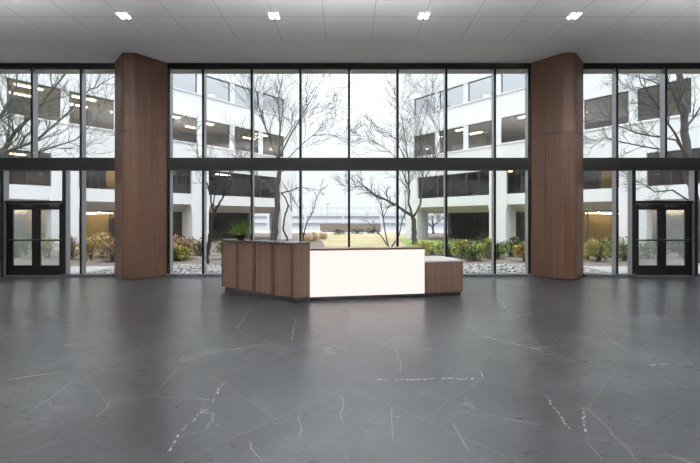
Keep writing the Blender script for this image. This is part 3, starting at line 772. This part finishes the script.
SH = [  # px centre, depth, width m, height m, material, label
    (90, 15.6, 1.0, 1.12, 'leaf_gold', 'golden autumn shrub nearest the left door'),
    (113, 14.9, 1.0, 1.1, 'leaf_red', 'russet autumn shrub half hidden behind the left wood column'),
    (47, 16.2, 1.2, 1.0, 'leaf_yellow', 'yellow-green shrub seen through the right leaf of the left door'),
    (17, 16.4, 1.2, .95, 'leaf_green', 'green shrub seen through the left leaf of the left door'),
    (178, 15.2, 1.1, .78, 'leaf_yellow', 'low yellow-green shrub just right of the left wood column'),
    (200, 17.5, 1.2, .85, 'leaf_green', 'low green shrub left of the forked tree'),
    (228, 16.0, 1.2, .9, 'leaf_green', 'green shrub behind the left end of the tall counter'),
    (180, 18.6, 1.7, .9, 'leaf_red', 'russet shrub at the back of the left bed below the wing'),
    (432, 18.0, 1.8, .62, 'leaf_yellow', 'yellow-green hedge shrub behind the desk low cabinet'),
    (450, 17.0, 1.3, .82, 'leaf_green', 'green hedge shrub just right of the low cabinet'),
    (474, 15.2, 1.1, .85, 'leaf_green', 'green hedge shrub in the middle of the pane right of the low cabinet'),
    (497, 15.9, 1.0, .88, 'leaf_green', 'green hedge shrub behind the last mullion before the right column'),
    (525, 15.0, .95, .84, 'leaf_gold', 'golden hedge shrub touching the view of the right wood column'),
    (598, 15.0, 1.05, .95, 'leaf_yellow', 'yellow-green hedge shrub just right of the right wood column'),
    (625, 15.3, 1.05, 1.0, 'leaf_green', 'green hedge shrub left of the right door'),
    (650, 16.0, 1.5, .9, 'leaf_green', 'green shrub seen through the left leaf of the right door'),
    (72, 15.9, .8, 1.1, 'leaf_red', 'russet shrub in the narrow pane between the left door and the golden shrub'),
    (101, 16.6, 1.2, 1.15, 'leaf_gold', 'golden shrub behind the russet one, left of the left wood column'),
    (186, 15.9, 1.0, .95, 'leaf_red', 'russet shrub between two green ones just right of the left wood column'),
    (174, 16.6, .9, 1.0, 'leaf_red', 'russet shrub behind the low yellow-green one beside the left wood column'),
    (463, 16.1, 1.0, .85, 'leaf_yellow', 'yellow-green shrub between two green hedge shrubs right of the low cabinet'),
    (486, 16.9, 1.0, .9, 'leaf_yellow', 'yellow-green hedge shrub behind the pane left of the last mullion'),
    (511, 16.9, 1.0, .92, 'leaf_green', 'green hedge shrub behind the pane beside the right wood column'),
    (612, 16.6, 1.1, .95, 'leaf_green', 'green hedge shrub in the middle of the pane right of the right wood column'),
    (588, 15.9, .7, .95, 'leaf_gold', 'golden shrub peeking out behind the edge of the right wood column'),
    (682, 16.4, 1.5, .9, 'leaf_dark', 'dark green shrub seen through the right leaf of the right door'),
]
for i, (px, Y, w_, h_, m_, lb) in enumerate(SH):
    shrub('shrub', lb, (px-CX)*Y/F, Y, w_, h_, m_, 100+i, 900, .105, None, 'shrub', 'courtyard shrubs')
for i, (px, lb) in enumerate(((339, 'left'), (358, 'middle'), (374, 'right'))):
    shrub('evergreen_mound', 'low dark evergreen mound on the lawn before the block wall, %s one of three' % lb, (px-CX)*42/F, 42+i*1.5, 1.5, .62, 'leaf_dark', 200+i, 420, .16, 1.4, 'shrub', 'evergreen mounds')
# ornamental grasses
def grass_clump(label, x, y, w, h, seed):
    rnd = random.Random(seed); t = bmesh.new()
    for i in range(230):
        a = rnd.uniform(0, 6.28); r = rnd.uniform(0, .5)*w; sp = rnd.uniform(.05, 1.1)
        p = Vector((math.cos(a)*r*.5, math.sin(a)*r*.5, 0)); d = Vector((math.cos(a)*sp, math.sin(a)*sp, 1)).normalized()
        l = h*rnd.uniform(.45, 1.1)*(1.05-.35*sp); s = Vector((-math.sin(a), math.cos(a), 0))*.024
        m1 = p+d*l*.6; m2 = p+d*l+Vector((math.cos(a), math.sin(a), -.4))*l*.2
        v = [t.verts.new(q) for q in (p-s, p+s, m1+s, m1-s)]; t.faces.new(v)
        t.faces.new((v[3], v[2], t.verts.new(m2)))
    o = obj('ornamental_grass', t, M['leaf_straw'], None, False, (x, y, -.03)); tag(o, label, 'grass clump', 'straw grass clumps')
for i, (px, Y, w_, h_, lb) in enumerate(((305, 27, 1.0, .95, 'leftmost straw ornamental grass clump beside the thin sapling'), (313, 29.5, 1.1, 1.0, 'middle straw ornamental grass clump in the bed left of the tan lawn'), (323, 32, 1.1, .9, 'rightmost straw ornamental grass clump at the edge of the tan lawn'))):
    grass_clump(lb, (px-CX)*Y/F, Y, w_, h_, 300+i)

# ------------------------------------------------------------------ light, camera
w = bpy.data.worlds.new('overcast_sky'); bpy.context.scene.world = w; w.use_nodes = True
bg = w.node_tree.nodes['Background']; bg.inputs[0].default_value = (.93, .96, 1.0, 1); bg.inputs[1].default_value = 1.0
# overcast sky, brightest overhead
nt = w.node_tree; tc = nt.nodes.new('ShaderNodeTexCoord'); sx = nt.nodes.new('ShaderNodeSeparateXYZ'); nt.links.new(tc.outputs['Generated'], sx.inputs[0])
cl = nt.nodes.new('ShaderNodeMath'); cl.operation = 'MAXIMUM'; cl.inputs[1].default_value = 0; nt.links.new(sx.outputs[2], cl.inputs[0])
ma = nt.nodes.new('ShaderNodeMath'); ma.operation = 'MULTIPLY_ADD'; ma.inputs[1].default_value = 4.9; ma.inputs[2].default_value = .74
po = nt.nodes.new('ShaderNodeMath'); po.operation = 'POWER'; po.inputs[1].default_value = 2.5; nt.links.new(cl.outputs[0], po.inputs[0])
nt.links.new(po.outputs[0], ma.inputs[0]); nt.links.new(ma.outputs[0], bg.inputs[1])
cam = bpy.data.cameras.new('camera'); co = bpy.data.objects.new('camera', cam); C.objects.link(co)
co.location = (0, 0, H); co.rotation_euler = (math.pi/2, 0, 0)
cam.sensor_width = 36; cam.lens = F/700*36; cam.shift_x = 1/700; cam.shift_y = -11.5/700; cam.clip_end = 400
sc = bpy.context.scene; sc.camera = co
sc.view_settings.view_transform = 'Standard'; sc.view_settings.look = 'None'; sc.view_settings.gamma = 1; sc.view_settings.exposure = .68
sc.cycles.use_denoising = True
sc.cycles.max_bounces = 12; sc.cycles.transparent_max_bounces = 24; sc.cycles.diffuse_bounces = 6
sc.cycles.sample_clamp_indirect = 8
